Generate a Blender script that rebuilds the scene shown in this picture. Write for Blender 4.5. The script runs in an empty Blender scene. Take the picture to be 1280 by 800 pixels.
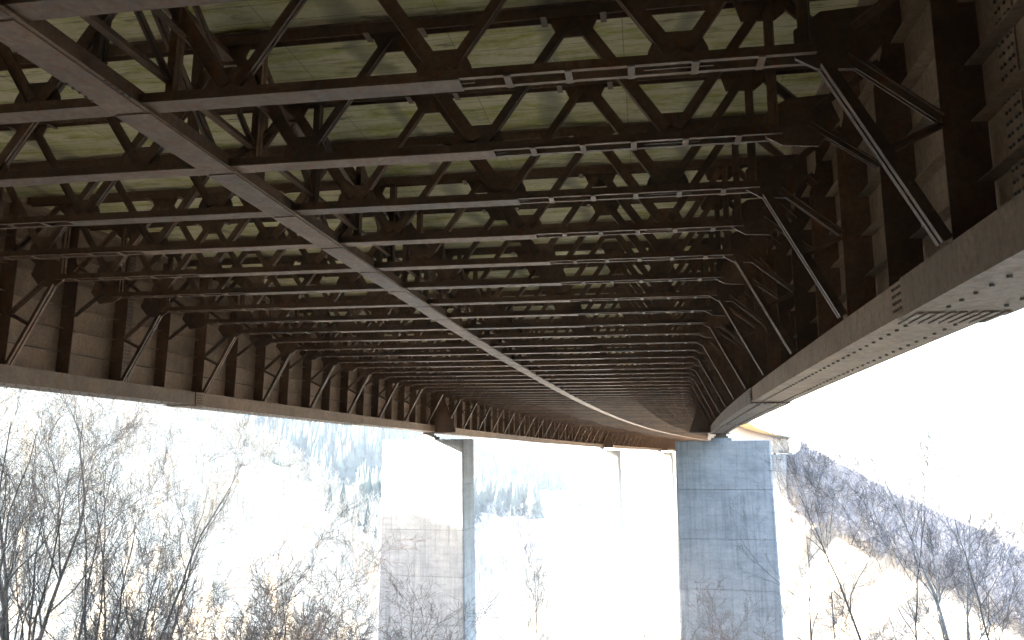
import bpy, math, random
from mathutils import Matrix, Vector
import numpy as np

sc = bpy.context.scene
COL = sc.collection

# ------------------------------------------------------------------ camera
CAMX, YAW, PITCH, ROLL, FPX = 6.857, -0.15354, 0.14896, -0.00976, 967.4
cam_d = bpy.data.cameras.new('camera'); cam = bpy.data.objects.new('camera', cam_d); COL.objects.link(cam)
cam_d.sensor_width = 36.0; cam_d.lens = 36.0 * FPX / 1280.0
cam_d.clip_start = 0.1; cam_d.clip_end = 6000
_f = Vector((math.sin(YAW) * math.cos(PITCH), math.cos(YAW) * math.cos(PITCH), math.sin(PITCH)))
_r0 = Vector((math.cos(YAW), -math.sin(YAW), 0)); _u0 = _r0.cross(_f)
_r = math.cos(ROLL) * _r0 + math.sin(ROLL) * _u0; _u = -math.sin(ROLL) * _r0 + math.cos(ROLL) * _u0
cam.matrix_world = Matrix(((_r.x, _u.x, -_f.x, CAMX), (_r.y, _u.y, -_f.y, 0), (_r.z, _u.z, -_f.z, 0), (0, 0, 0, 1)))
sc.camera = cam

# ------------------------------------------------------------------ sky, sun, exposure
SUN_AZ, SUN_EL = math.radians(50), math.radians(19)      # azimuth from straight behind towards the left
to_sun = Vector((-math.sin(SUN_AZ) * math.cos(SUN_EL), -math.cos(SUN_AZ) * math.cos(SUN_EL), math.sin(SUN_EL)))
w = bpy.data.worlds.new('World'); sc.world = w; w.use_nodes = True
nt = w.node_tree; bg = nt.nodes['Background']
sky = nt.nodes.new('ShaderNodeTexSky'); sky.sky_type = 'NISHITA'; sky.sun_disc = False
sky.sun_elevation = SUN_EL; sky.sun_rotation = math.atan2(to_sun.x, to_sun.y)
sky.air_density = 1.0; sky.dust_density = 2.5; sky.ozone_density = 1.0
nt.links.new(sky.outputs[0], bg.inputs[0]); bg.inputs[1].default_value = 0.15
sl = bpy.data.lights.new('sun', 'SUN'); so = bpy.data.objects.new('sun', sl); COL.objects.link(so)
sl.energy = 5.0; sl.angle = math.radians(0.5); sl.color = (1.0, 0.93, 0.82)
so.rotation_euler = to_sun.to_track_quat('Z', 'Y').to_euler(); so.location = (-60, -60, 60)
vs = sc.view_settings; vs.view_transform = 'Standard'; vs.look = 'None'; vs.gamma = 1.0; vs.use_curve_mapping = False
vs.exposure = 4.35
sc.cycles.use_denoising = True
sc.cycles.max_bounces = 6; sc.cycles.diffuse_bounces = 4; sc.cycles.glossy_bounces = 2; sc.cycles.volume_bounces = 0
sc.cycles.sample_clamp_indirect = 8.0

# ------------------------------------------------------------------ materials
def lin(v): return v
def mat(name):
    m = bpy.data.materials.new(name); m.use_nodes = True
    n = m.node_tree.nodes; b = n['Principled BSDF']
    return m, m.node_tree, b
def N(nt, t, **kw):
    n = nt.nodes.new(t)
    for k, v in kw.items():
        if k.startswith('i_'): n.inputs[int(k[2:])].default_value = v
        else: setattr(n, k, v)
    return n
def ramp(nt, src, stops):
    r = nt.nodes.new('ShaderNodeValToRGB'); e = r.color_ramp.elements
    while len(e) < len(stops): e.new(0.5)
    for el, (p, c) in zip(e, stops): el.position = p; el.color = (*c, 1)
    nt.links.new(src, r.inputs[0]); return r
def mix(nt, fac, a, b, mode='MIX'):
    m = nt.nodes.new('ShaderNodeMix'); m.data_type = 'RGBA'; m.blend_type = mode
    for sock, v in ((m.inputs[0], fac), (m.inputs[6], a), (m.inputs[7], b)):
        if hasattr(v, 'is_linked'): nt.links.new(v, sock)
        elif isinstance(v, (int, float)): sock.default_value = v
        else: sock.default_value = (*v, 1)
    return m.outputs[2]
def noise(nt, vec, scale, detail=5, rough=0.6, dist=0.0):
    n = N(nt, 'ShaderNodeTexNoise'); n.inputs['Scale'].default_value = scale; n.inputs['Detail'].default_value = detail
    n.inputs['Roughness'].default_value = rough; n.inputs['Distortion'].default_value = dist
    if vec is not None: nt.links.new(vec, n.inputs['Vector'])
    return n.outputs['Fac']
def mapped(nt, vec, scale=(1, 1, 1), loc=(0, 0, 0)):
    m = N(nt, 'ShaderNodeMapping'); m.inputs['Scale'].default_value = scale; m.inputs['Location'].default_value = loc
    nt.links.new(vec, m.inputs['Vector']); return m.outputs[0]
def bump(nt, b, h, strength, dist):
    u = N(nt, 'ShaderNodeBump'); u.inputs['Strength'].default_value = strength; u.inputs['Distance'].default_value = dist
    nt.links.new(h, u.inputs['Height']); nt.links.new(u.outputs[0], b.inputs['Normal'])

def steel_material(name, dark, light, rust, rustiness=0.62):
    m, nt, b = mat(name)
    geo = N(nt, 'ShaderNodeNewGeometry').outputs['Position']
    n1 = noise(nt, geo, 0.9, 3, 0.65)
    n2 = noise(nt, mapped(nt, geo, (4, 4, 1.2)), 1.6, 4, 0.75)      # runs down the plates
    n3 = noise(nt, geo, 11, 3, 0.7)
    base = ramp(nt, n1, [(0.3, dark), (0.7, light)]).outputs[0]
    rf = ramp(nt, n2, [(rustiness, (0, 0, 0)), (rustiness + 0.13, (1, 1, 1))]).outputs[0]
    c = mix(nt, rf, base, rust)
    oi = N(nt, 'ShaderNodeObjectInfo').outputs['Random']                # members weathered to differing degrees
    c = mix(nt, 1.0, c, ramp(nt, oi, [(0.0, (0.72, 0.74, 0.78)), (1.0, (1.28, 1.22, 1.15))]).outputs[0], 'MULTIPLY')
    drip = noise(nt, mapped(nt, geo, (7, 7, 2)), 2.2, 3, 0.6)
    c = mix(nt, ramp(nt, drip, [(0.70, (0, 0, 0)), (0.78, (0.5, 0.5, 0.5))]).outputs[0], c, (0.36, 0.33, 0.29))   # droppings and lime runs
    c = mix(nt, 0.6, c, ramp(nt, n3, [(0.3, (0.5, 0.5, 0.5)), (0.7, (1.35, 1.28, 1.2))]).outputs[0], 'MULTIPLY')
    nt.links.new(c, b.inputs['Base Color'])
    nt.links.new(ramp(nt, n2, [(0.3, (0.45,) * 3), (0.8, (0.8,) * 3)]).outputs[0], b.inputs['Roughness'])
    bump(nt, b, n3, 0.15, 0.01)
    return m
STEEL = steel_material('brown_steel_paint', (0.085, 0.053, 0.035), (0.175, 0.105, 0.064), (0.17, 0.068, 0.028), 0.54)
STEEL_WEB = steel_material('girder_paint', (0.145, 0.10, 0.066), (0.24, 0.168, 0.11), (0.19, 0.09, 0.042), 0.57)
BOLT = steel_material('bolt_paint', (0.08, 0.065, 0.055), (0.12, 0.095, 0.075), (0.10, 0.05, 0.03))

def deck_material():
    m, nt, b = mat('algae_stained_deck_concrete')
    uv = N(nt, 'ShaderNodeUVMap').outputs[0]
    big = noise(nt, uv, 0.35, 3, 0.6)
    streak = noise(nt, mapped(nt, uv, (0.45, 1.9, 1)), 0.9, 6, 0.78, 0.3)
    streak2 = noise(nt, mapped(nt, uv, (0.7, 3.0, 1), (7, 3, 0)), 1.3, 4, 0.65)
    fine = noise(nt, uv, 7, 4, 0.8)
    c = ramp(nt, big, [(0.3, (0.52, 0.43, 0.24)), (0.7, (0.68, 0.58, 0.36))]).outputs[0]
    g = ramp(nt, streak, [(0.47, (0, 0, 0)), (0.64, (1, 1, 1))]).outputs[0]
    c = mix(nt, g, c, (0.34, 0.30, 0.055))
    g2 = ramp(nt, streak2, [(0.58, (0, 0, 0)), (0.74, (1, 1, 1))]).outputs[0]
    c = mix(nt, g2, c, (0.12, 0.095, 0.06))
    jn = N(nt, 'ShaderNodeTexWave'); jn.wave_type = 'BANDS'; jn.bands_direction = 'X'; jn.inputs['Scale'].default_value = 0.105; jn.inputs['Distortion'].default_value = 3.0
    jn.inputs['Detail'].default_value = 3; jn.inputs['Detail Scale'].default_value = 2.0; nt.links.new(uv, jn.inputs['Vector'])
    c = mix(nt, ramp(nt, jn.outputs['Fac'], [(0.93, (0, 0, 0)), (1.0, (0.6, 0.6, 0.6))]).outputs[0], c, (0.17, 0.15, 0.11))
    salt = noise(nt, mapped(nt, uv, (1.6, 0.5, 1), (3, 9, 0)), 1.1, 5, 0.75)
    c = mix(nt, ramp(nt, salt, [(0.64, (0, 0, 0)), (0.72, (0.6, 0.6, 0.6))]).outputs[0], c, (0.66, 0.64, 0.58))
    # board marks of the formwork, laid across the bridge
    wv = N(nt, 'ShaderNodeTexBrick'); nt.links.new(mapped(nt, uv, (1, 1, 1)), wv.inputs['Vector'])
    wv.inputs['Scale'].default_value = 1.0; wv.inputs['Mortar Size'].default_value = 0.010; wv.inputs['Mortar Smooth'].default_value = 0.3
    wv.inputs['Brick Width'].default_value = 3.0; wv.inputs['Row Height'].default_value = 0.5; wv.offset = 0.0
    wv.inputs['Color1'].default_value = (1, 1, 1, 1); wv.inputs['Color2'].default_value = (0.86, 0.86, 0.86, 1); wv.inputs['Mortar'].default_value = (0.38, 0.38, 0.38, 1)
    c = mix(nt, 0.8, c, wv.outputs[0], 'MULTIPLY')
    c = mix(nt, 0.5, c, ramp(nt, fine, [(0.25, (0.7, 0.7, 0.7)), (0.75, (1.2, 1.2, 1.2))]).outputs[0], 'MULTIPLY')
    nt.links.new(c, b.inputs['Base Color']); b.inputs['Roughness'].default_value = 0.9
    bump(nt, b, fine, 0.3, 0.02)
    return m
DECK = deck_material()

def concrete_material(name, a, c2, stain):
    m, nt, b = mat(name)
    geo = N(nt, 'ShaderNodeNewGeometry').outputs['Position']
    big = noise(nt, geo, 0.5, 6, 0.65)
    run = noise(nt, mapped(nt, geo, (3.2, 3.2, 0.16)), 1.0, 6, 0.75)
    fine = noise(nt, geo, 7, 6, 0.7)
    c = ramp(nt, big, [(0.3, a), (0.7, c2)]).outputs[0]
    c = mix(nt, ramp(nt, run, [(0.48, (0, 0, 0)), (0.70, (0.75, 0.75, 0.75))]).outputs[0], c, stain)
    c = mix(nt, 0.5, c, ramp(nt, fine, [(0.25, (0.72,) * 3), (0.75, (1.18,) * 3)]).outputs[0], 'MULTIPLY')
    wv = N(nt, 'ShaderNodeTexWave'); wv.wave_type = 'BANDS'; wv.bands_direction = 'Z'; wv.inputs['Scale'].default_value = 0.62; wv.inputs['Distortion'].default_value = 0.4; nt.links.new(geo, wv.inputs['Vector'])
    c = mix(nt, 0.22, c, ramp(nt, wv.outputs['Fac'], [(0.0, (0.7,) * 3), (0.12, (1.0,) * 3)]).outputs[0], 'MULTIPLY')
    pt = noise(nt, mapped(nt, geo, (0.5, 0.5, 1.2)), 1.1, 6, 0.75)
    c = mix(nt, 0.85, c, ramp(nt, pt, [(0.35, (0.78,) * 3), (0.65, (1.12,) * 3)]).outputs[0], 'MULTIPLY')
    nt.links.new(c, b.inputs['Base Color']); b.inputs['Roughness'].default_value = 0.92
    bump(nt, b, fine, 0.35, 0.03)
    return m
PIER = concrete_material('weathered_pier_concrete', (0.215, 0.23, 0.245), (0.305, 0.315, 0.325), (0.13, 0.14, 0.15))
FASCIA = concrete_material('fascia_concrete', (0.30, 0.31, 0.33), (0.42, 0.42, 0.42), (0.2, 0.2, 0.21))

def plain(name, c1, c2, scale=3.0, rough=0.9):
    m, nt, b = mat(name)
    geo = N(nt, 'ShaderNodeNewGeometry').outputs['Position']
    c = ramp(nt, noise(nt, geo, scale, 6, 0.65), [(0.3, c1), (0.7, c2)]).outputs[0]
    nt.links.new(c, b.inputs['Base Color']); b.inputs['Roughness'].default_value = rough
    return m
BARK = plain('grey_bark', (0.042, 0.039, 0.034), (0.11, 0.10, 0.085), 5)
BARK_PALE = plain('pale_birch_bark', (0.16, 0.155, 0.145), (0.34, 0.33, 0.31), 4)
TWIG = plain('twig_bark', (0.055, 0.046, 0.04), (0.10, 0.083, 0.07), 2)
TWIG_RED = plain('reddish_twig_bark', (0.11, 0.07, 0.05), (0.17, 0.115, 0.085), 2)
CATKIN = plain('dry_catkins', (0.10, 0.07, 0.04), (0.2, 0.15, 0.08), 2)
LEAF_GREEN = plain('ivy_leaves', (0.06, 0.10, 0.03), (0.14, 0.19, 0.06), 2)
NEEDLE = plain('spruce_needles', (0.014, 0.024, 0.02), (0.03, 0.045, 0.035), 0.2)
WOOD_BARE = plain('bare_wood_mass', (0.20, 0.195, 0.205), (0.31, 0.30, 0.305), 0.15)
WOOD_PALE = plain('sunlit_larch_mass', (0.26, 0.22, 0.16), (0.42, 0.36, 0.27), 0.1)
ROOF = plain('slate_roof', (0.06, 0.065, 0.075), (0.11, 0.115, 0.125), 0.5, 0.6)
PLASTER = plain('white_plaster', (0.62, 0.61, 0.58), (0.75, 0.74, 0.71), 0.3)
PANE = plain('dark_window_glass', (0.03, 0.035, 0.045), (0.05, 0.055, 0.06), 1, 0.15)
RAILMAT = plain('galvanised_rail', (0.3, 0.31, 0.33), (0.42, 0.43, 0.45), 2, 0.5)
REDPAINT = plain('red_marker_paint', (0.5, 0.03, 0.03), (0.6, 0.05, 0.05), 2, 0.5)

def ground_material():
    m, nt, b = mat('dry_winter_meadow')
    geo = N(nt, 'ShaderNodeNewGeometry').outputs['Position']
    n1 = noise(nt, geo, 0.02, 6, 0.6); n2 = noise(nt, geo, 0.35, 7, 0.7); n3 = noise(nt, geo, 4, 5, 0.7)
    c = ramp(nt, n1, [(0.35, (0.33, 0.28, 0.20)), (0.65, (0.42, 0.37, 0.28))]).outputs[0]
    c = mix(nt, ramp(nt, n2, [(0.45, (0, 0, 0)), (0.7, (1, 1, 1))]).outputs[0], c, (0.26, 0.20, 0.13))
    c = mix(nt, 0.5, c, ramp(nt, n3, [(0.25, (0.6,) * 3), (0.75, (1.2,) * 3)]).outputs[0], 'MULTIPLY')
    at = N(nt, 'ShaderNodeAttribute', attribute_name='litter').outputs['Fac']
    c = mix(nt, at, c, ramp(nt, n2, [(0.3, (0.20, 0.165, 0.12)), (0.7, (0.31, 0.26, 0.19))]).outputs[0])
    nt.links.new(c, b.inputs['Base Color']); b.inputs['Roughness'].default_value = 1.0
    bump(nt, b, n3, 0.5, 0.1)
    return m
GROUND = ground_material()

# ------------------------------------------------------------------ mesh helpers
class MB:
    def __init__(s): s.v = []; s.f = []
    def add(s, verts, faces):
        o = len(s.v); s.v += [tuple(p) for p in verts]; s.f += [tuple(o + i for i in f) for f in faces]; return s
    def box(s, x0, x1, y0, y1, z0, z1):
        return s.add([(x0, y0, z0), (x1, y0, z0), (x1, y1, z0), (x0, y1, z0), (x0, y0, z1), (x1, y0, z1), (x1, y1, z1), (x0, y1, z1)],
                     [(0, 3, 2, 1), (4, 5, 6, 7), (0, 1, 5, 4), (1, 2, 6, 5), (2, 3, 7, 6), (3, 0, 4, 7)])
    def extrude(s, ring, off):            # closed ring of points pushed along off
        n = len(ring); off = Vector(off); r = [Vector(p) for p in ring]
        s.add(r + [p + off for p in r], [tuple(range(n - 1, -1, -1)), tuple(range(n, 2 * n))] + [(i, (i + 1) % n, n + (i + 1) % n, n + i) for i in range(n)])
        return s
    def plate_xz(s, pts, y0, y1):         # polygon in the x-z plane with thickness in y
        return s.extrude([(x, y0, z) for x, z in pts], (0, y1 - y0, 0))
    def angles(s, p0, p1, wd, leg, gap, tk=0.014, down=True, side=Vector((0, 1, 0))):   # back-to-back angle pair from p0 to p1
        p0 = Vector(p0); p1 = Vector(p1); d = p1 - p0; dn = d.normalized()
        n = side.cross(dn).normalized()
        if (n.z > 0) == down and abs(n.z) > 1e-3: n = -n
        for sg in (1, -1):
            prof = [(gap / 2, -wd / 2), (gap / 2, wd / 2), (gap / 2 + leg, wd / 2), (gap / 2 + leg, wd / 2 - tk), (gap / 2 + tk, wd / 2 - tk), (gap / 2 + tk, -wd / 2)]
            ring = [p0 + side * (sg * a) + n * b for a, b in prof]
            s.extrude(ring if sg > 0 else ring[::-1], d)
        return s
    def hexbolt(s, c, ax, r, h):
        ax = Vector(ax).normalized(); t = ax.orthogonal().normalized(); b = ax.cross(t); c = Vector(c)
        return s.extrude([c + t * (r * math.cos(k * math.pi / 3)) + b * (r * math.sin(k * math.pi / 3)) for k in range(6)], ax * h)
    def mesh(s, name, m):
        me = bpy.data.meshes.new(name); me.from_pydata(s.v, [], s.f); me.materials.append(m); me.update(); return me
def link(name, data, parent=None, mtx=None):
    o = bpy.data.objects.new(name, data); COL.objects.link(o)
    if parent is not None: o.parent = parent
    if mtx is not None: o.matrix_local = mtx
    return o
def tag(o, label=None, cat=None, group=None, kind=None):
    for k, v in (('label', label), ('category', cat), ('group', group), ('kind', kind)):
        if v: o[k] = v
    return o

# ------------------------------------------------------------------ the bridge's line: an arc to the right, falling 3 %
S = 2.3657; Y1 = 9.328; R = 880.0; H = 4.940; XF = -0.01252; GR = -0.03; P = 3.0
def stn(n): return Y1 + S * (n - 1)
def arc(st, u, dz):
    th = st / R
    return Vector((R - (R - u) * math.cos(th), (R - u) * math.sin(th), H + XF * u + GR * st + dz))
def frame_matrix(st):
    th = st / R
    ex = Vector((math.cos(th), -math.sin(th), XF)).normalized()
    ey = Vector((math.sin(th), math.cos(th), GR)).normalized()
    ez = ex.cross(ey).normalized(); ey = ez.cross(ex)
    o = arc(st, 0, 0)
    return Matrix(((ex.x, ey.x, ez.x, o.x), (ex.y, ey.y, ez.y, o.y), (ex.z, ey.z, ez.z, o.z), (0, 0, 0, 1)))
def sweep(mb, prof, sts):                 # closed (u, dz) profile carried along the line
    n = len(prof); vs_ = [arc(st, u, z) for st in sts for u, z in prof]
    fs = [tuple(range(n - 1, -1, -1)), tuple((len(sts) - 1) * n + i for i in range(n))]
    for k in range(len(sts) - 1):
        a, b = k * n, (k + 1) * n
        fs += [(a + i, a + (i + 1) % n, b + (i + 1) % n, b + i) for i in range(n)]
    return mb.add(vs_, fs)
def rect(u0, u1, z0, z1): return [(u0, z0), (u1, z0), (u1, z1), (u0, z1)]
def steps(a, b, d): n = max(1, int(math.ceil((b - a) / d))); return [a + (b - a) * i / n for i in range(n + 1)]

N0, N1 = -12, 124
ST0, ST1 = stn(N0) - 1.2, stn(N1) + 1.2
NEAR0, NEAR1 = -2, 13
PIERS = [22, 58, 84, 110]
ZT = 2.25           # top chord centre above bottom chord centre
DZ_DECK = 2.42      # underside of the slab
UW = 10.95          # girder web
UPOST = 3 * P

viaduct = link('viaduct', None)
tag(viaduct, 'curving brown steel girder viaduct with rows of truss cross frames under a concrete deck', 'bridge')

# ------------------------------------------------------------------ terrain height
def smooth(a, b, x):
    t = np.clip((x - a) / (b - a), 0, 1); return t * t * (3 - 2 * t)
def crest_right(az):       # height of the wooded hillside on the right by bearing
    return np.interp(az, [0.05, 0.10, 0.165, 0.185, 0.20, 0.26, 0.33, 0.40, 0.46, 0.6, 1.0], [-44, -40, -36, -10, -5, -13, -22, -31, -37, -42, -45])
def ground_z(x, y):
    x = np.asarray(x, float); y = np.asarray(y, float)
    dx = x - CAMX; d = np.hypot(dx, y); az = np.arctan2(dx, y)
    fwd = y * 0.985 - dx * 0.17
    z = -1.75 - 0.36 * np.clip(fwd, -8, 88) - 0.18 * np.clip(fwd - 88, 0, 80)
    z = np.maximum(z, -46.5)
    # wooded rise on the left, outside the picture, and the slope behind that carries the road
    rise = smooth(14, 62, -x - 0.2 * y) * 28 * (1 - smooth(20, 75, y)) * (1 + .05 * np.sin(x * .4 + y * .7) + .05 * np.sin(x * .9 - y * .5))
    z = z + rise + smooth(4, 40, -y) * 9
    # sunlit spur coming down from the left
    spur = np.interp(az, [-1.5, -1.1, -0.8, -0.62, -0.52, -0.44, -0.36, -0.28, -0.2], [-46, 30, 42, 16, 2, -10, -24, -38, -46])
    z = np.where(az < -0.15, np.maximum(z, -46.5 + (spur + 46.5) * smooth(120, 250, d) * (1 - 0.6 * smooth(270, 420, d))), z)
    # far hill across the valley
    far = np.interp(az, [-1.8, -1.2, -0.8, -0.6, -0.5, -0.42, -0.3, -0.2, -0.12, -0.05, 0.05, 0.3, 1.2], [-40, 90, 140, 132, 110, 78, 18, -24, -42, -45, -45, -45, -45])
    z = np.maximum(z, -46.5 + (far + 46.5) * smooth(330, 700, d))
    # hillside on the right where the bridge lands
    cr = crest_right(az)
    dc = np.interp(az, [0.1, 0.19, 0.45, 1.0], [315, 300, 215, 170])
    hill = -46.5 + (cr + 46.5) * smooth(dc - 140, dc, d) * (1 - 0.5 * smooth(dc + 20, dc + 200, d))
    z = np.where(az > 0.04, np.maximum(z, hill), z)
    return z
def gz(x, y): return float(ground_z(x, y))
def bearing(px, d):        # where a thing seen in column px stands, d metres away
    az = YAW + math.atan((px - 640) / FPX)
    return CAMX + d * math.sin(az), d * math.cos(az)

rs = np.concatenate([np.linspace(0.5, 60, 30), np.linspace(63, 420, 90), np.geomspace(430, 2600, 34)])
azs = np.concatenate([np.linspace(-1.0, 0.75, 240), np.linspace(0.75, 2 * math.pi - 1.0, 62)[1:-1]])
A, RR = np.meshgrid(azs, rs)
GX = CAMX + RR * np.sin(A); GY = RR * np.cos(A); GZ = ground_z(GX, GY)
rng = np.random.default_rng(4)
GZ += rng.normal(0, 1, GZ.shape) * np.clip(RR * 0.0035, 0.05, 0.7)
nr, na = A.shape
gv = [(CAMX, 0, gz(CAMX, 0))] + list(zip(GX.ravel().tolist(), GY.ravel().tolist(), GZ.ravel().tolist()))
gf = [(0, 1 + (j + 1) % na, 1 + j) for j in range(na)]
for i in range(nr - 1):
    for j in range(na):
        k = (j + 1) % na
        gf.append((1 + i * na + j, 1 + i * na + k, 1 + (i + 1) * na + k, 1 + (i + 1) * na + j))
me = bpy.data.meshes.new('ground'); me.from_pydata(gv, [], gf); me.materials.append(GROUND)
me.polygons.foreach_set('use_smooth', [True] * len(me.polygons)); me.update()
wf = (RR < 75) * .85
wf = np.maximum(wf, ((A < -.06) & (A > -.7) & (RR > 440) & (RR < 760)) * .95 * (1 - smooth(-.2, -.08, A)) * smooth(430, 520, RR + 40 * np.sin(A * 40)))
DC = np.interp(A, [0.1, 0.19, 0.45, 1.0], [315, 300, 215, 170])
wf = np.maximum(wf, ((A > .17) & (A < .7) & (RR > DC - 75 * DC / 300) & (RR < DC + 30)) * .8)
at_ = me.attributes.new('litter', 'FLOAT', 'POINT'); at_.data.foreach_set('value', np.concatenate([[.85], wf.ravel()]).astype(np.float32))
tag(link('ground', me), 'pale dry winter meadow falling away into the valley', None, None, 'structure')

# ------------------------------------------------------------------ deck
def strip_with_uv(name, prof, sts, m, parent):
    mb = MB(); sweep(mb, prof, sts); me = mb.mesh(name, m)
    uvl = me.uv_layers.new(name='UVMap'); n = len(prof)
    acc = [0.0]
    for i in range(1, n): acc.append(acc[-1] + math.hypot(prof[i][0] - prof[i - 1][0], prof[i][1] - prof[i - 1][1]))
    co = [(acc[i % n], sts[i // n]) for i in range(len(me.vertices))]
    uvl.data.foreach_set('uv', [c for l in me.loops for c in co[l.vertex_index]])
    return link(name, me, parent)
deck_prof = [(-14.2, 2.62), (-11.6, DZ_DECK), (11.6, DZ_DECK), (14.2, 2.62), (14.2, 2.86), (-14.2, 2.86)]
strip_with_uv('deck_slab', deck_prof, steps(ST0, ST1, 2.4), DECK, viaduct)
for sg in (-1, 1):
    mb = MB(); pr = rect(14.2, 14.55, 2.35, 3.15)
    if sg < 0: pr = [(-u, z) for u, z in pr][::-1]
    sweep(mb, pr, steps(ST0, ST1, 4)); link('edge_beam', mb.mesh('edge_beam', FASCIA), viaduct)
    mb = MB(); pr = rect(14.3, 14.42, 3.75, 3.9)
    if sg < 0: pr = [(-u, z) for u, z in pr][::-1]
    sweep(mb, pr, steps(ST0, ST1, 4))
    for st in steps(ST0 + 1, ST1 - 1, 2.4):
        a = arc(st, sg * 14.36, 3.15); mb.box(a.x - .04, a.x + .04, a.y - .04, a.y + .04, a.z, a.z + .62)
    o = link('guard_rail', mb.mesh('guard_rail', RAILMAT), viaduct)

# ------------------------------------------------------------------ main girders
ZB0, ZB1 = -2.92, -2.42      # bottom chord box
def girder(sg):
    def pf(pr): return pr if sg > 0 else [(-u, z) for u, z in pr][::-1]
    mb = MB(); sts = steps(ST0, ST1, 2.4)
    sweep(mb, pf([(UW - .01, ZB1 + .001), (UW + .01, ZB1 + .001), (UW + .01, 2.30), (UW + .4, 2.30), (UW + .4, 2.405), (UW - .4, 2.405), (UW - .4, 2.30), (UW - .01, 2.30)]), sts)
    g = link('main_girder', mb.mesh('main_girder', STEEL_WEB), viaduct)
    # bottom flange in erected lengths with open joints under cover plates
    cuts = [ST0] + [stn(n) + S * .75 for n in range(-6, N1, 7)] + [ST1]
    cuts = sorted(c for c in cuts if ST0 <= c <= ST1)
    for i, (a, b) in enumerate(zip(cuts[:-1], cuts[1:])):
        if b - a < .5: continue
        wd = 0.62 + (0.03 if i % 2 else 0.0)
        mb = MB(); c0 = UW + .07
        z0 = ZB0 - (.035 if i % 2 else 0)
        prof = [(c0 - wd, z0), (c0 + wd, z0), (c0 + wd, z0 + .06), (c0 + wd - .05, z0 + .06), (c0 + wd - .05, ZB1), (c0 - wd + .03, ZB1), (c0 - wd + .03, z0 + .06), (c0 - wd, z0 + .06)]
        sweep(mb, pf(prof), steps(a + .02, b - .02, 2.4))
        link('bottom_flange', mb.mesh('bottom_flange', STEEL_WEB), g)
        if -8 < a < 75:
            bb = MB()                                # bolt rows along the underside and at the joint
            for st in steps(a + .4, min(b, 60) - .4, .42):
                for uu in (-.33, .33):
                    q = arc(st, sg * (c0 + uu), z0); bb.hexbolt(q, (0, 0, -1), .028, .03)
            for k in range(4):
                for zz in np.arange(z0 + .12, ZB1 - .03, .1):
                    for e in (a + .1 + k * .1,):
                        q = arc(e, sg * (c0 - wd + .03), zz); bb.hexbolt(q, (-sg, 0, 0), .022, .022)
            o = link('bolt_heads', bb.mesh('bolt_heads', BOLT), g); o['kind'] = 'stuff'
            if a > ST0 + .1:
                mb = MB()                            # splice cover with ribs
                for k in range(9):
                    uu = c0 - wd + .1 + k * (2 * wd - .2) / 8
                    sweep(mb, pf(rect(uu - .035, uu + .035, ZB0 - .06, ZB0 - .036)), [a - .42, a + .42])
                o = link('splice_ribs', mb.mesh('splice_ribs', STEEL_WEB), g)
    # upright stiffeners, one per cross frame
    mb = MB()
    y = .011
    mb.plate_xz([(UW - .011, -2.419), (UW - .011, 2.29), (UW - .34, 2.29), (UW - .34, 1.2), (UW - .5, .6), (UW - .5, -2.419)], -y, y)
    if sg < 0: mb.v = [(-x, yy, z) for x, yy, z in mb.v]; mb.f = [f[::-1] for f in mb.f]
    sme = mb.mesh('stiffener', STEEL)
    far_mb = MB()
    for n in range(N0, N1 + 1):
        if n <= 60: link('stiffener', sme, g, frame_matrix(stn(n)))
        else:
            M = frame_matrix(stn(n)); far_mb.add([M @ Vector(v) for v in mb.v], mb.f)
    o = link('far_stiffeners', far_mb.mesh('far_stiffeners', STEEL), g); o['kind'] = 'stuff'
    # lengthwise stiffeners between the uprights
    for zz in (-1.72, -1.0, -.3, .5, 1.3):
        mb = MB(); sweep(mb, pf(rect(UW - .2, UW - .0105, zz - .008, zz + .008)), sts)
        link('lengthwise_stiffener', mb.mesh('lengthwise_stiffener', STEEL_WEB), g)
    # web splices: plate strips with bolts
    for n in ((1, 8, 15, 22, 29) if sg > 0 else (1, 7, 13, 19, 26)):
        st = stn(n) - S * .28
        if sg < 0: st = stn(n) + S * .3
        mb = MB(); sweep(mb, pf(rect(UW - .03, UW - .0102, ZB1 + .005, 2.29)), [st - .19, st + .19])
        link('web_splice_plate', mb.mesh('web_splice_plate', STEEL_WEB), g)
        bb = MB()
        for zz in np.arange(-2.3, 2.2, .13):
            for e in (-.14, -.06, .06, .14):
                q = arc(st + e, sg * (UW - .03), zz); bb.hexbolt(q, (-sg, 0, 0), .02, .02)
        o = link('bolt_heads', bb.mesh('bolt_heads', BOLT), g); o['kind'] = 'stuff'
    # brackets over the bearings
    for n in PIERS:
        mb = MB()
        for yy in (-.35, .35):
            mb.plate_xz([(UW - .53, -2.925), (UW - .53, .3), (UW - .8, .3), (UW - 2.0, -2.75), (UW - 2.0, -2.925)], yy - .015, yy + .015)
        mb.box(UW - 2.0, UW - .531, -.45, .45, -2.96, -2.926)
        if sg < 0: mb.v = [(-x, yy, z) for x, yy, z in mb.v]; mb.f = [f[::-1] for f in mb.f]
        link('bearing_bracket', mb.mesh('bearing_bracket', STEEL), g, frame_matrix(stn(n)))
    return g
girder(1); girder(-1)

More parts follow.
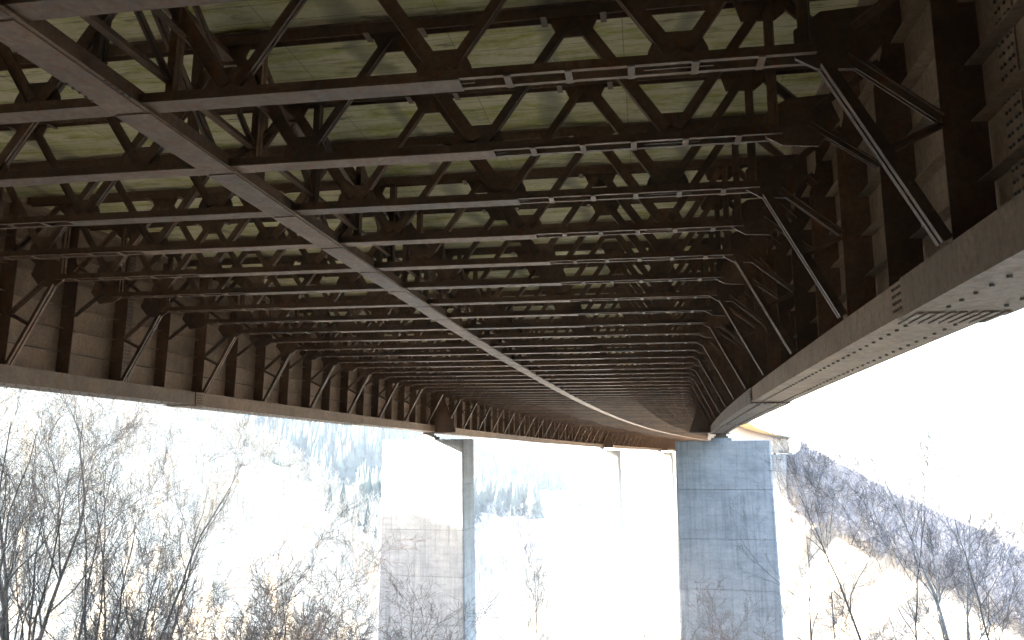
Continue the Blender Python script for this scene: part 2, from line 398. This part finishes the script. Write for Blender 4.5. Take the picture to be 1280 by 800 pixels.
# ------------------------------------------------------------------ cross frames
def piece(fn):
    mb = MB(); fn(mb); return mb
ZBC = 0.0
def chord_mesh():
    mb = MB()
    mb.angles((-UPOST - .1, 0, 0), (UPOST + .1, 0, 0), .15, .065, .2)
    mb.angles((-UPOST - 1.3, 0, ZT), (UPOST + 1.3, 0, ZT), .2, .075, .16, down=False)
    return mb
def diag_mesh(i0, z0, i1, z1, wd):
    mb = MB(); a = Vector((i0, 0, z0)); b = Vector((i1, 0, z1)); d = (b - a).normalized()
    mb.angles(a + d * .16, b - d * .16, wd, .046, .024); return mb
def gusset_low(x):
    mb = MB(); mb.plate_xz([(x - .42, -.07), (x + .42, -.07), (x + .36, .19), (x + .25, .42), (x - .25, .42), (x - .36, .19)], -.0115, .0115); return mb
def gusset_up(x):
    mb = MB(); z = ZT; mb.plate_xz([(x - .40, z + .09), (x - .38, z - .14), (x - .25, z - .42), (x + .25, z - .42), (x + .38, z - .14), (x + .40, z + .09)], -.0115, .0115); return mb
def cover():
    mb = MB(); mb.box(-1.58 * P, 1.58 * P, -.165, .165, -.093, -.077); return mb
def batten(x):
    mb = MB(); mb.box(x - .045, x + .045, -.16, .16, -.091, -.077); return mb
def tbatten(x):
    mb = MB(); mb.box(x - .05, x + .05, -.15, .15, ZT - .115, ZT - .1015); return mb
def post(sx):
    mb = MB(); mb.angles((sx * UPOST, 0, .1), (sx * UPOST, 0, ZT - .1), .13, .07, .05); return mb
def cpost(x):
    mb = MB(); mb.angles((x, 0, .09), (x, 0, ZT - .11), .16, .08, .024); return mb
def end_gusset(sx):
    mb = MB(); U = UPOST
    mb.plate_xz([(sx * x, z) for x, z in ([(U - .12, -.07), (U + .12, -.22), (U + .62, -.26), (U + .95, .12), (U + .8, .55), (U + .2, .52), (U - .12, .3)][::sx])], -.0245, .0245); return mb
def top_gusset(sx):
    mb = MB(); U = UPOST
    mb.plate_xz([(sx * x, z) for x, z in ([(U - .55, ZT + .09), (U - .4, ZT - .4), (U + .1, ZT - .42), (U + .5, ZT - .1), (U + .5, ZT + .09)][::sx])], -.0115, .0115); return mb
def knee(sx):
    mb = MB(); mb.angles((sx * (UPOST + .22), 0, -.16), (sx * (UW - .57), 0, -2.40), .15, .075, .052); return mb
def knee_brace(sx):
    mb = MB(); mb.angles((sx * (UPOST + .45), 0, -.1), (sx * (UW - .51), 0, -.95), .10, .06, .052, down=False); return mb
def knee_tie(sx):
    mb = MB(); mb.angles((sx * (UW - .51), 0, -1.02), (sx * (UPOST + .78), 0, -1.34), .08, .05, .052, down=False); return mb
def end_strut(sx):
    mb = MB(); mb.angles((sx * (UPOST + .5), 0, .1), (sx * (UW - .51), 0, -.62), .08, .05, .052, down=False); return mb
def end_tie(sx):
    mb = MB(); mb.angles((sx * (UPOST + .55), 0, .28), (sx * (UW - .4), 0, 1.0), .10, .06, .052, down=False); return mb
def upper_tie(sx):
    mb = MB(); mb.angles((sx * (UPOST + .3), 0, ZT - .2), (sx * (UW - .38), 0, .75), .14, .07, .024, down=False); return mb

members = []          # (name, MB, applies to odd / even / both)
for k in range(-3, 3):
    xl = (k + .5) * P
    for xu in (k * P, (k + 1) * P):
        wd = .20 if (xu < xl) == (xl > 0) else .15
        members.append(('diagonal', diag_mesh(xl, .02, xu, ZT - .02, wd), 'b'))
    members.append(('gusset_plate', gusset_low(xl), 'b'))
for k in range(-2, 3): members.append(('gusset_plate', gusset_up(k * P), 'b'))
members.append(('cover_plate', cover(), 'b'))
for sx in (-1, 1):
    for k in range(5): members.append(('batten_plate', batten(sx * (1.58 * P + .62 + k * .78)), 'b'))
    for x in (1.0 * P, 2.0 * P):
        for e in (-.48, .48): members.append(('batten_plate', tbatten(sx * (x + e)), 'b'))
    members += [('end_post', post(sx), 'b'), ('end_gusset', end_gusset(sx), 'b'), ('gusset_plate', top_gusset(sx), 'b'),
                ('knee_strut', knee(sx), 'o'), ('knee_brace', knee_brace(sx), 'o'), ('knee_tie', knee_tie(sx), 'o'),
                ('end_strut', end_strut(sx), 'e'), ('end_tie', end_tie(sx), 'b'), ('upper_tie', upper_tie(sx), 'b'), ('centre_post', cpost(sx * .6), 'b')]
chord = chord_mesh(); chord_me = chord.mesh('cross_frame', STEEL)
member_me = [(nm, mb.mesh(nm, STEEL), par) for nm, mb, par in members]
far_me = {}
for par in ('o', 'e'):
    j = MB(); j.add(chord.v, chord.f)
    for nm, mb, q in members:
        if q in ('b', par): j.add(mb.v, mb.f)
    far_me[par] = j.mesh('cross_frame_far', STEEL)
for n in range(N0, N1 + 1):
    par = 'o' if n % 2 else 'e'; M = frame_matrix(stn(n))
    if NEAR0 <= n <= NEAR1:
        fr = link('cross_frame', chord_me, viaduct, M)
        for nm, mm, q in member_me:
            if q in ('b', par): link(nm, mm, fr)
    else:
        link('cross_frame', far_me[par], viaduct, M)

# ------------------------------------------------------------------ middle longitudinal truss with its inspection rail
mb = MB(); sts = steps(ST0, ST1, 2.4)
sweep(mb, [(-.30, -.135), (.30, -.135), (.30, -.112), (.20, -.112), (.20, .14), (.185, .14), (.185, -.112), (-.185, -.112), (-.185, .14), (-.20, .14), (-.20, -.112), (-.30, -.112)], sts)
lt = link('middle_truss', mb.mesh('middle_truss', STEEL), viaduct)
mb = MB(); sweep(mb, [(-.14, ZT - .35), (.14, ZT - .35), (.14, ZT - .33), (.01, ZT - .33), (.01, ZT - .12), (-.01, ZT - .12), (-.01, ZT - .33), (-.14, ZT - .33)], sts)
link('top_chord', mb.mesh('top_chord', STEEL), lt)
for n in range(-3, 26):                  # cover plates under the bottom chord, in lengths
    hw = (.235, .265, .25)[n % 3]
    mb = MB(); sweep(mb, rect(-hw, hw, -.152, -.137), [stn(n) + .04, stn(n + 1) - .04]); link('cover_plate', mb.mesh('cover_plate', STEEL), lt)
for uu, zz, hh in ((.58, .32, .16), (.78, .95, .09), (-.58, .32, .16)):
    mb = MB(); sweep(mb, [(uu - .06, zz - hh / 2), (uu + .06, zz - hh / 2), (uu + .06, zz - hh / 2 + .014), (uu - .046, zz - hh / 2 + .014), (uu - .046, zz + hh / 2), (uu - .06, zz + hh / 2)], sts)
    link('inspection_rail', mb.mesh('inspection_rail', STEEL), lt)
dm = {}
for up in (0, 1):
    mb = MB(); a = (0, .12, .1) ; b = (0, S - .12, ZT - .4)
    if up: a, b = (0, .12, ZT - .4), (0, S - .12, .1)
    mb.angles(a, b, .11, .06, .03, side=Vector((1, 0, 0))); dm[up] = mb.mesh('truss_diagonal', STEEL)
mb = MB(); mb.angles((.6, .05, .3), (.6, S - .05, ZT - .3), .07, .045, .02, side=Vector((1, 0, 0))); thin = mb.mesh('thin_brace', STEEL)
mb = MB(); mb.angles((.6, .05, ZT - .3), (.6, S - .05, .3), .07, .045, .02, side=Vector((1, 0, 0))); thin2 = mb.mesh('thin_brace', STEEL)
for n in range(N0, N1):
    M = frame_matrix(stn(n))
    if n <= 60:
        link('truss_diagonal', dm[n % 2], lt, M)
        link('thin_brace', thin2, lt, M)
bb = MB()
for n in range(1, 20, 5):
    for k in range(5):
        for uu in (-.275, .275):
            bb.hexbolt(arc(stn(n) - .9 + k * .12, uu, -.135), (0, 0, -1), .02, .02)
o = link('bolt_heads', bb.mesh('bolt_heads', BOLT), lt); o['kind'] = 'stuff'

# ------------------------------------------------------------------ piers
LIFT = 3.36
def pier(n, sg, label):
    st = stn(n); th = st / R
    c = arc(st, sg * 11.1, -3.5)
    root = link('concrete_pier', None, None, Matrix.Translation((c.x, c.y, 0)) @ Matrix.Rotation(-th, 4, 'Z'))
    tag(root, label, 'pier', 'tall concrete piers of the viaduct')
    gzz = gz(c.x, c.y) - 2
    top = c.z; k = 0
    while top > gzz and k < 14:
        bot = top - LIFT; g0 = k * LIFT * .011; g1 = (k + 1) * LIFT * .011
        hw, ht, ch = 3.25, 1.5, .12
        def ring(gx, z, ins): 
            a, b, q = hw + gx - ins, ht + gx * .6 - ins, ch
            return [(-a + q, -b, z), (a - q, -b, z), (a, -b + q, z), (a, b - q, z), (a - q, b, z), (-a + q, b, z), (-a, b - q, z), (-a, -b + q, z)]
        rows = [ring(g0, top, .05), ring(g0, top - .035, 0), ring(g1, bot + .035, 0), ring(g1, bot, .05)]
        mb = MB(); fs = [tuple(range(8)), tuple(24 + i for i in range(7, -1, -1))]
        for r_ in range(3): fs += [(r_ * 8 + (i + 1) % 8, r_ * 8 + i, (r_ + 1) * 8 + i, (r_ + 1) * 8 + (i + 1) % 8) for i in range(8)]
        mb.add(sum(rows, []), fs)
        link('concrete_lift', mb.mesh('concrete_lift', PIER), root)
        top = bot; k += 1
    mb = MB(); mb.box(-.7, .7, -.6, .6, c.z, c.z + .2); link('bearing_plinth', mb.mesh('bearing_plinth', PIER), root)
    mb = MB(); mb.box(-.48, .48, -.4, .4, c.z + .2, c.z + .33); mb.box(-.36, .36, -.3, .3, c.z + .33, c.z + .47); mb.box(-.6, .6, -.5, .5, c.z + .47, c.z + .545)
    link('bearing', mb.mesh('bearing', BOLT), root)
    return root
names = {22: 'nearest', 58: 'second', 84: 'third', 110: 'farthest'}
for n in PIERS:
    for sg in (-1, 1):
        if n == 22: lab = 'wide grey concrete pier in full shade under the right girder' if sg > 0 else 'wide concrete pier under the left girder, sunlit at the top and shaded below'
        else: lab = '%s concrete pier under the %s girder, counted from the camera' % (names[n], 'left' if sg < 0 else 'right')
        pier(n, sg, lab)
# abutment where the bridge lands on the far slope
c = arc(stn(N1) + 2.5, 0, 0)
root = link('abutment', None, None, Matrix.Translation((c.x, c.y, 0)) @ Matrix.Rotation(-(stn(N1) / R), 4, 'Z'))
tag(root, 'pale concrete abutment where the far end of the bridge meets the hillside', 'abutment')
mb = MB(); mb.box(-14.6, 14.6, -.9, 4, c.z - 22, c.z - 3.2); link('front_wall', mb.mesh('front_wall', PIER), root)
for sg in (-1, 1):
    mb = MB(); mb.box(sg * 14.61 - (.6 if sg < 0 else 0), sg * 14.61 + (0 if sg < 0 else .6), -1.2, 7, c.z - 20, c.z + 1.6); link('wing_wall', mb.mesh('wing_wall', PIER), root)

# ------------------------------------------------------------------ bare trees
class Tubes:
    def __init__(s): s.v = []; s.f = []
    def add(s, pts, rad, sides):
        o = len(s.v); n = len(pts)
        for i in range(n):
            d = (pts[min(i + 1, n - 1)] - pts[max(i - 1, 0)])
            if d.length < 1e-6: d = Vector((0, 0, 1))
            d.normalize(); a = d.orthogonal().normalized(); b = d.cross(a)
            for k in range(sides):
                t = 2 * math.pi * k / sides
                q = pts[i] + a * (rad[i] * math.cos(t)) + b * (rad[i] * math.sin(t)); s.v.append((q.x, q.y, q.z))
        for i in range(n - 1):
            for k in range(sides):
                l = (k + 1) % sides
                s.f.append((o + i * sides + k, o + i * sides + l, o + (i + 1) * sides + l, o + (i + 1) * sides + k))
    def mesh(s, name, m):
        me = bpy.data.meshes.new(name); me.from_pydata(s.v, [], s.f); me.materials.append(m)
        me.polygons.foreach_set('use_smooth', [True] * len(me.polygons)); me.update(); return me
def bare_tree(seed, height, stems=1, lean=0.12, spread=0.75, first=0.3, dens=1.0, levels=4, r0=None, upness=0.25, rmin=0.006, catkins=0):
    rn = random.Random(seed); tr = Tubes(); cr = Tubes(); leaves = MB()
    def rv(): return Vector((rn.gauss(0, 1), rn.gauss(0, 1), rn.gauss(0, 1)))
    def branch(p, d, length, r, lev):
        n = (13, 9, 6, 4, 3)[min(lev, 4)]
        pts = [p.copy()]; rad = [r]; q = p.copy(); dd = d.normalized(); tip = max(rmin * .6, r * (.22 if lev else .18))
        for i in range(n):
            dd = (dd + rv() * (.08 if lev == 0 else .14 + .03 * lev) + Vector((0, 0, upness * (.25 if lev else .12)))).normalized()
            q = q + dd * (length / n); pts.append(q.copy()); rad.append(r + (tip - r) * (i + 1) / n)
        (tr if lev <= 1 else cr).add(pts, rad, (7, 5, 4, 3, 3)[min(lev, 4)])
        if lev >= levels:
            for _ in range(catkins if rn.random() < .6 else 0):
                c = pts[-1] + rv() * .08; a = rv().normalized() * .035; b = rv().normalized() * .02
                leaves.add([c - a, c + b, c + a, c - b], [(0, 1, 2, 3)])
            return
        nk = max(2, int((11, 9, 7, 5)[min(lev, 3)] * dens * (.8 + .4 * rn.random())))
        st = first if lev == 0 else .2
        for k in range(nk):
            t = st + (1 - st) * ((k + rn.random()) / nk) ** .9; t = min(t, .98)
            i = int(t * n); fr_ = t * n - i; i = min(i, n - 1)
            bp = pts[i].lerp(pts[i + 1], fr_); bd = (pts[i + 1] - pts[i]).normalized()
            side = rv(); side -= bd * side.dot(bd); side.normalize()
            ang = spread * (.6 + .6 * rn.random())
            nd = (bd * math.cos(ang) + side * math.sin(ang)).normalized()
            rr = rad[i] * (.38 + .25 * rn.random())
            ll = length * (.30 + .34 * rn.random()) * (1 - .45 * t * (lev == 0))
            if lev: ll = length * (.35 + .3 * rn.random()) * (1 - .35 * t)
            branch(bp, nd, ll, max(rmin, rr), lev + 1)
    for s_ in range(stems):
        a = rn.random() * 6.283 + s_ * 6.283 / stems; ln = lean * (.5 + rn.random()) if stems > 1 else lean * rn.random()
        d = Vector((math.cos(a) * ln, math.sin(a) * ln, 1)); hgt = height * (1 if s_ == 0 else .68 + .3 * rn.random())
        rr = (r0 or height * .0076) * (1 if s_ == 0 else .75)
        branch(Vector((math.cos(a) * .12 * (stems > 1), math.sin(a) * .12 * (stems > 1), -.4)), d, hgt, rr, 0)
    return tr, cr, leaves
KINDS = {}
def kind(name, seed, height, bark, twig, **kw):
    tr, cr, lv = bare_tree(seed, height, **kw)
    KINDS[name] = (height, tr.mesh('trunk', bark), cr.mesh('crown', twig), lv.mesh('catkins', CATKIN) if lv.v else None)
kind('tall_a', 3, 15, BARK, TWIG, stems=4, lean=.24, spread=.62, first=.22, dens=.8, catkins=3, upness=.35, rmin=.0045)
kind('tall_b', 8, 15, BARK, TWIG, stems=3, lean=.28, spread=.65, first=.25, dens=.8, catkins=3, upness=.3, rmin=.0045)
kind('slim', 5, 12, BARK, TWIG, stems=1, lean=.1, spread=.6, first=.3, dens=1.0, upness=.35)
kind('birch', 12, 13, BARK_PALE, TWIG, stems=1, lean=.06, spread=.55, first=.25, dens=1.15, upness=.2, rmin=.005)
kind('fork', 21, 11, BARK, TWIG, stems=2, lean=.3, spread=.65, first=.35, dens=.75, upness=.25, rmin=.0045)
kind('bush_a', 31, 5, TWIG, TWIG, stems=6, lean=.5, spread=.8, first=.15, dens=.9, levels=3, r0=.026, upness=.2, rmin=.004)
kind('bush_b', 37, 5, TWIG_RED, TWIG_RED, stems=7, lean=.55, spread=.85, first=.12, dens=.95, levels=3, r0=.024, upness=.15, rmin=.004)
def plant(name, label, cat, kd, px, d, ytop, rot, group, wide=1.0):
    x, y = bearing(px, d); z = gz(x, y)
    dep = d * math.cos(math.atan((px - 640) / FPX))
    ztop = dep * (545 - ytop) / FPX
    h0, t, c, lv = KINDS[kd]; sc_ = max(.3, (ztop - z) / h0)
    root = link(name, None, None, Matrix.Translation((x, y, z)) @ Matrix.Rotation(rot, 4, 'Z') @ Matrix.Diagonal((sc_ * wide, sc_ * wide, sc_, 1)))
    tag(root, label, cat, group)
    link('trunk', t, root); link('crown', c, root)
    if lv: o = link('catkins', lv, root); o['kind'] = 'stuff'
    return root
G1, G2, G3 = 'bare trees left of the bridge', 'bare trees right of the bridge', 'leafless bushes along the valley slope'
for a in [
    ('bare_tree', 'tall many-stemmed bare tree at the far left edge', 'tall_a', 8, 40, 455, 0.3, 1.0),
    ('bare_tree', 'tall bare tree with fanned stems, second from the left edge', 'tall_b', 75, 43, 470, 1.9, 1.0),
    ('bare_tree', 'bare tree leaning right with brown catkins, below the left girder splice', 'tall_a', 120, 50, 515, 2.4, .95),
    ('bare_tree', 'shorter bare tree at the right end of the left grove', 'tall_b', 180, 54, 585, 5.0, .8),
    ('bare_tree', 'bare tree with crossing stems, third from the left edge', 'tall_b', 38, 46, 480, 4.1, 1.0),
    ('bare_tree', 'thin-stemmed bare tree in the right half of the left grove', 'tall_a', 155, 46, 530, 4.6, .8),
    ('bare_tree', 'slim single-stem bare tree inside the left grove', 'slim', 40, 56, 500, 2.2, 1.1),
]: plant(a[0], a[1], 'tree', a[2], a[3], a[4], a[5], a[6], G1, a[7])
for i, (lab, kd, px, d, yt, rot, wd) in enumerate([
    ('dense grey thicket bush beneath the tall left trees', 'bush_a', 60, 40, 715, .2, 1.1),
    ('grey bush just right of the tall left trees', 'bush_a', 150, 44, 700, 1.2, 1.1),
    ('leafless bush with upright stems between the left grove and the valley', 'bush_a', 235, 44, 630, 2.2, 1.0),
    ('broad leafless bush in the middle of the left slope', 'bush_b', 300, 46, 665, 3.1, 1.2),
    ('tangled dark bush left of the sunlit pier', 'bush_a', 375, 44, 660, 4.0, 1.15),
    ('low bush touching the left edge of the sunlit pier', 'bush_b', 440, 45, 690, 5.1, 1.2),
    ('bush with arching twigs in front of the sunlit pier', 'bush_a', 520, 42, 715, .9, 1.2),
    ('small bush at the right foot of the sunlit pier', 'bush_b', 600, 44, 745, 1.7, 1.1),
    ('fine-twigged low bush at the bottom left corner', 'bush_a', 8, 42, 730, 2.7, 1.1),
    ('low thicket bush at the bottom, below the second tall left tree', 'bush_b', 105, 38, 745, .5, 1.2),
    ('low thicket bush at the bottom, right of the left grove', 'bush_b', 200, 38, 738, 3.5, 1.2),
    ('low thicket bush at the bottom, below the broad bush of the left slope', 'bush_a', 265, 40, 720, 5.5, 1.2),
    ('low thicket bush at the bottom, left of the tangled dark bush', 'bush_b', 340, 39, 728, 1.5, 1.2),
    ('low thicket bush at the bottom, right of the tangled dark bush', 'bush_a', 410, 39, 735, 2.9, 1.2),
    ('rounded twiggy bush at the foot of the shaded pier', 'bush_a', 800, 44, 758, 3.3, 1.0),
    ('twiggy bush in front of the shaded pier', 'bush_b', 935, 42, 735, 4.4, 1.1),
    ('reddish bush under the forked right-hand trees', 'bush_b', 1050, 44, 715, .4, 1.2),
    ('reddish bush between the birch and the right edge', 'bush_b', 1180, 44, 715, 5.7, 1.2),
    ('low bush at the bottom right corner', 'bush_a', 1262, 40, 735, 1.1, 1.2),
]): plant('bare_bush', lab, 'bush', kd, px, d, yt, rot, G3, wd)
for lab, kd, px, d, yt, rot, wd in [
    ('slim bare tree standing between the two near piers', 'slim', 664, 48, 690, .6, .6),
]: plant('bare_tree', lab, 'tree', kd, px, d, yt, rot, 'bare trees on the valley slope', wd)
for lab, kd, px, d, yt, rot, wd in [
    ('forked bare tree just right of the shaded pier', 'fork', 1004, 43, 615, .8, .8),
    ('bare tree with a low Y fork, second right of the shaded pier', 'fork', 1098, 42, 590, 2.5, .95),
    ('tallest pale-barked birch among the right-hand trees', 'birch', 1150, 43, 550, 1.0, 1.0),
    ('second thin birch behind the tallest one', 'birch', 1172, 50, 600, 3.0, .9),
    ('crooked dark tree near the right edge of the picture', 'fork', 1235, 38, 615, 5.2, 1.1),
    ('bare tree cut by the right edge of the picture', 'slim', 1290, 42, 640, 2.9, 1.1),
]: plant('bare_tree', lab, 'tree', kd, px, d, yt, rot, G2, wd)

# ------------------------------------------------------------------ woods far off
rn = random.Random(77)
def conifer(mb, x, y, z, h, r):
    lay = 5; sd = 7
    for k in range(lay):
        zb = z + h * (.08 + .17 * k); zt = zb + h * .34; rr = r * (1 - k / (lay + .3)); ph = rn.random() * 6
        ring = [(x + rr * (.75 + .5 * rn.random()) * math.cos(ph + 6.283 * i / sd), y + rr * (.75 + .5 * rn.random()) * math.sin(ph + 6.283 * i / sd), zb - h * .05 * rn.random()) for i in range(sd)]
        mb.add(ring + [(x, y, min(zt, z + h))], [(i, (i + 1) % sd, sd) for i in range(sd)])
def twiggy(mb, x, y, z, h, r):       # sparse leafless crown: thin blades fanning from a stem
    mb.add([(x - .12, y, z), (x + .12, y, z), (x, y, z + h)], [(0, 1, 2)]); mb.add([(x, y - .12, z), (x, y + .12, z), (x, y, z + h)], [(0, 1, 2)])
    for k in range(26):
        t = .25 + .7 * rn.random(); a = rn.random() * 6.283; l = r * (1.25 - .8 * t) * (.6 + .6 * rn.random())
        b = Vector((x, y, z + h * t)); e = b + Vector((math.cos(a) * l, math.sin(a) * l, l * (.7 + .6 * rn.random())))
        sd = Vector((-math.sin(a), math.cos(a), rn.random() - .5)) * .16
        mb.add([b - sd * .5, b + sd * .5, e], [(0, 1, 2)])
        m_ = b.lerp(e, .5); e2 = m_ + Vector((rn.gauss(0, 1), rn.gauss(0, 1), abs(rn.gauss(0, 1)))) * l * .3
        mb.add([m_ - sd * .4, m_ + sd * .4, e2], [(0, 1, 2)])
# spruce forest on the far slope
mb = MB()
for _ in range(4600):
    az = rn.uniform(-.62, -.06); d = rn.uniform(330, 730)
    clump = math.sin(az * 55 + d * .021) + math.sin(az * 23 - d * .034 + 1.7) + .5 * math.sin(az * 131 + 2)
    if az > -.2 and d < 440: continue
    if d < 470 and clump < (470 - d) / 90 - .3: continue
    if az > -.2 and clump < (az + .2) * 16 - .6: continue
    x, y = CAMX + d * math.sin(az), d * math.cos(az); h = rn.uniform(14, 26)
    conifer(mb, x, y, gz(x, y) - 1, h, h * .2)
tag(link('spruce_forest', mb.mesh('spruce_forest', NEEDLE)), 'blue hazy spruce forest covering the far hillside on the left', 'forest', None, 'stuff')
# pale larches on the sunlit spur
mb = MB()
for _ in range(900):
    az = rn.uniform(-.80, -.27); d = rn.uniform(185, 300)
    x, y = CAMX + d * math.sin(az), d * math.cos(az); h = rn.uniform(6, 12)
    twiggy(mb, x, y, gz(x, y) - .5, h, h * .28)
tag(link('larch_wood', mb.mesh('larch_wood', WOOD_PALE)), 'pale sunlit leafless wood on the spur left of the pier', 'wood', None, 'stuff')
# dark leafless wood along the right hillside crest
mb = MB()
for _ in range(2900):
    az = rn.uniform(.175, .62); dc = float(np.interp(az, [0.1, 0.19, 0.45, 1.0], [315, 300, 215, 170])); d = dc + (dc / 300) * (20 - 95 * rn.random())
    x, y = CAMX + d * math.sin(az), d * math.cos(az); h = rn.uniform(4, 7.5)
    if math.hypot(x - c.x, y - c.y) < 24: continue
    twiggy(mb, x, y, gz(x, y) - .5, h, h * .42)
for _ in range(420):
    az = rn.uniform(-.21, -.05); d = rn.uniform(250, 450)
    if math.sin(az * 70 + d * .03) + math.sin(az * 31 - d * .045) < -.2 + (az + .2) * 6: continue
    x, y = CAMX + d * math.sin(az), d * math.cos(az); h = rn.uniform(4, 9)
    twiggy(mb, x, y, gz(x, y) - .5, h, h * .4)
tag(link('leafless_wood', mb.mesh('leafless_wood', WOOD_BARE)), 'grey-blue leafless wood on the right hillside and the far valley floor', 'wood', None, 'stuff')
# single spruces standing out at the lower edge of the spur
for i, (px, d, yt, lab) in enumerate([(415, 235, 600, 'spruce standing leftmost in the row beside the sunlit pier'), (432, 240, 596, 'second spruce from the left beside the sunlit pier'),
                       (447, 238, 612, 'third spruce from the left beside the sunlit pier'), (462, 242, 622, 'broad spruce next to the left edge of the sunlit pier'),
                       (472, 246, 650, 'smallest spruce touching the left edge of the sunlit pier')]):
    x, y = bearing(px, d); z = gz(x, y); dep = d * math.cos(math.atan((px - 640) / FPX)); h = dep * (545 - yt) / FPX - z
    mb = MB(); conifer(mb, 0, 0, 0, h, h * .2); tb = Tubes(); tb.add([Vector((0, 0, -.5)), Vector((0, 0, h * .5))], [.35, .15], 6)
    root = link('spruce_tree', None, None, Matrix.Translation((x, y, z)))
    tag(root, lab, 'tree', 'spruces beside the sunlit pier')
    link('crown', mb.mesh('crown', NEEDLE), root); link('trunk', tb.mesh('trunk', BARK), root)

# ------------------------------------------------------------------ haze filling the valley
m = bpy.data.materials.new('valley_haze'); m.use_nodes = True; nt = m.node_tree
for n_ in list(nt.nodes):
    if n_.type == 'BSDF_PRINCIPLED': nt.nodes.remove(n_)
pv = nt.nodes.new('ShaderNodeVolumePrincipled'); pv.inputs['Color'].default_value = (0.74, 0.86, 1.0, 1); pv.inputs['Density'].default_value = 0.00022; pv.inputs['Anisotropy'].default_value = 0.0
nt.links.new(pv.outputs[0], nt.nodes['Material Output'].inputs['Volume'])
mb = MB(); mb.box(-2700, 2700, -2700, 2700, -60, 165)
hz = link('haze', mb.mesh('haze', m)); tag(hz, 'pale winter haze filling the valley air', None, None, 'stuff')
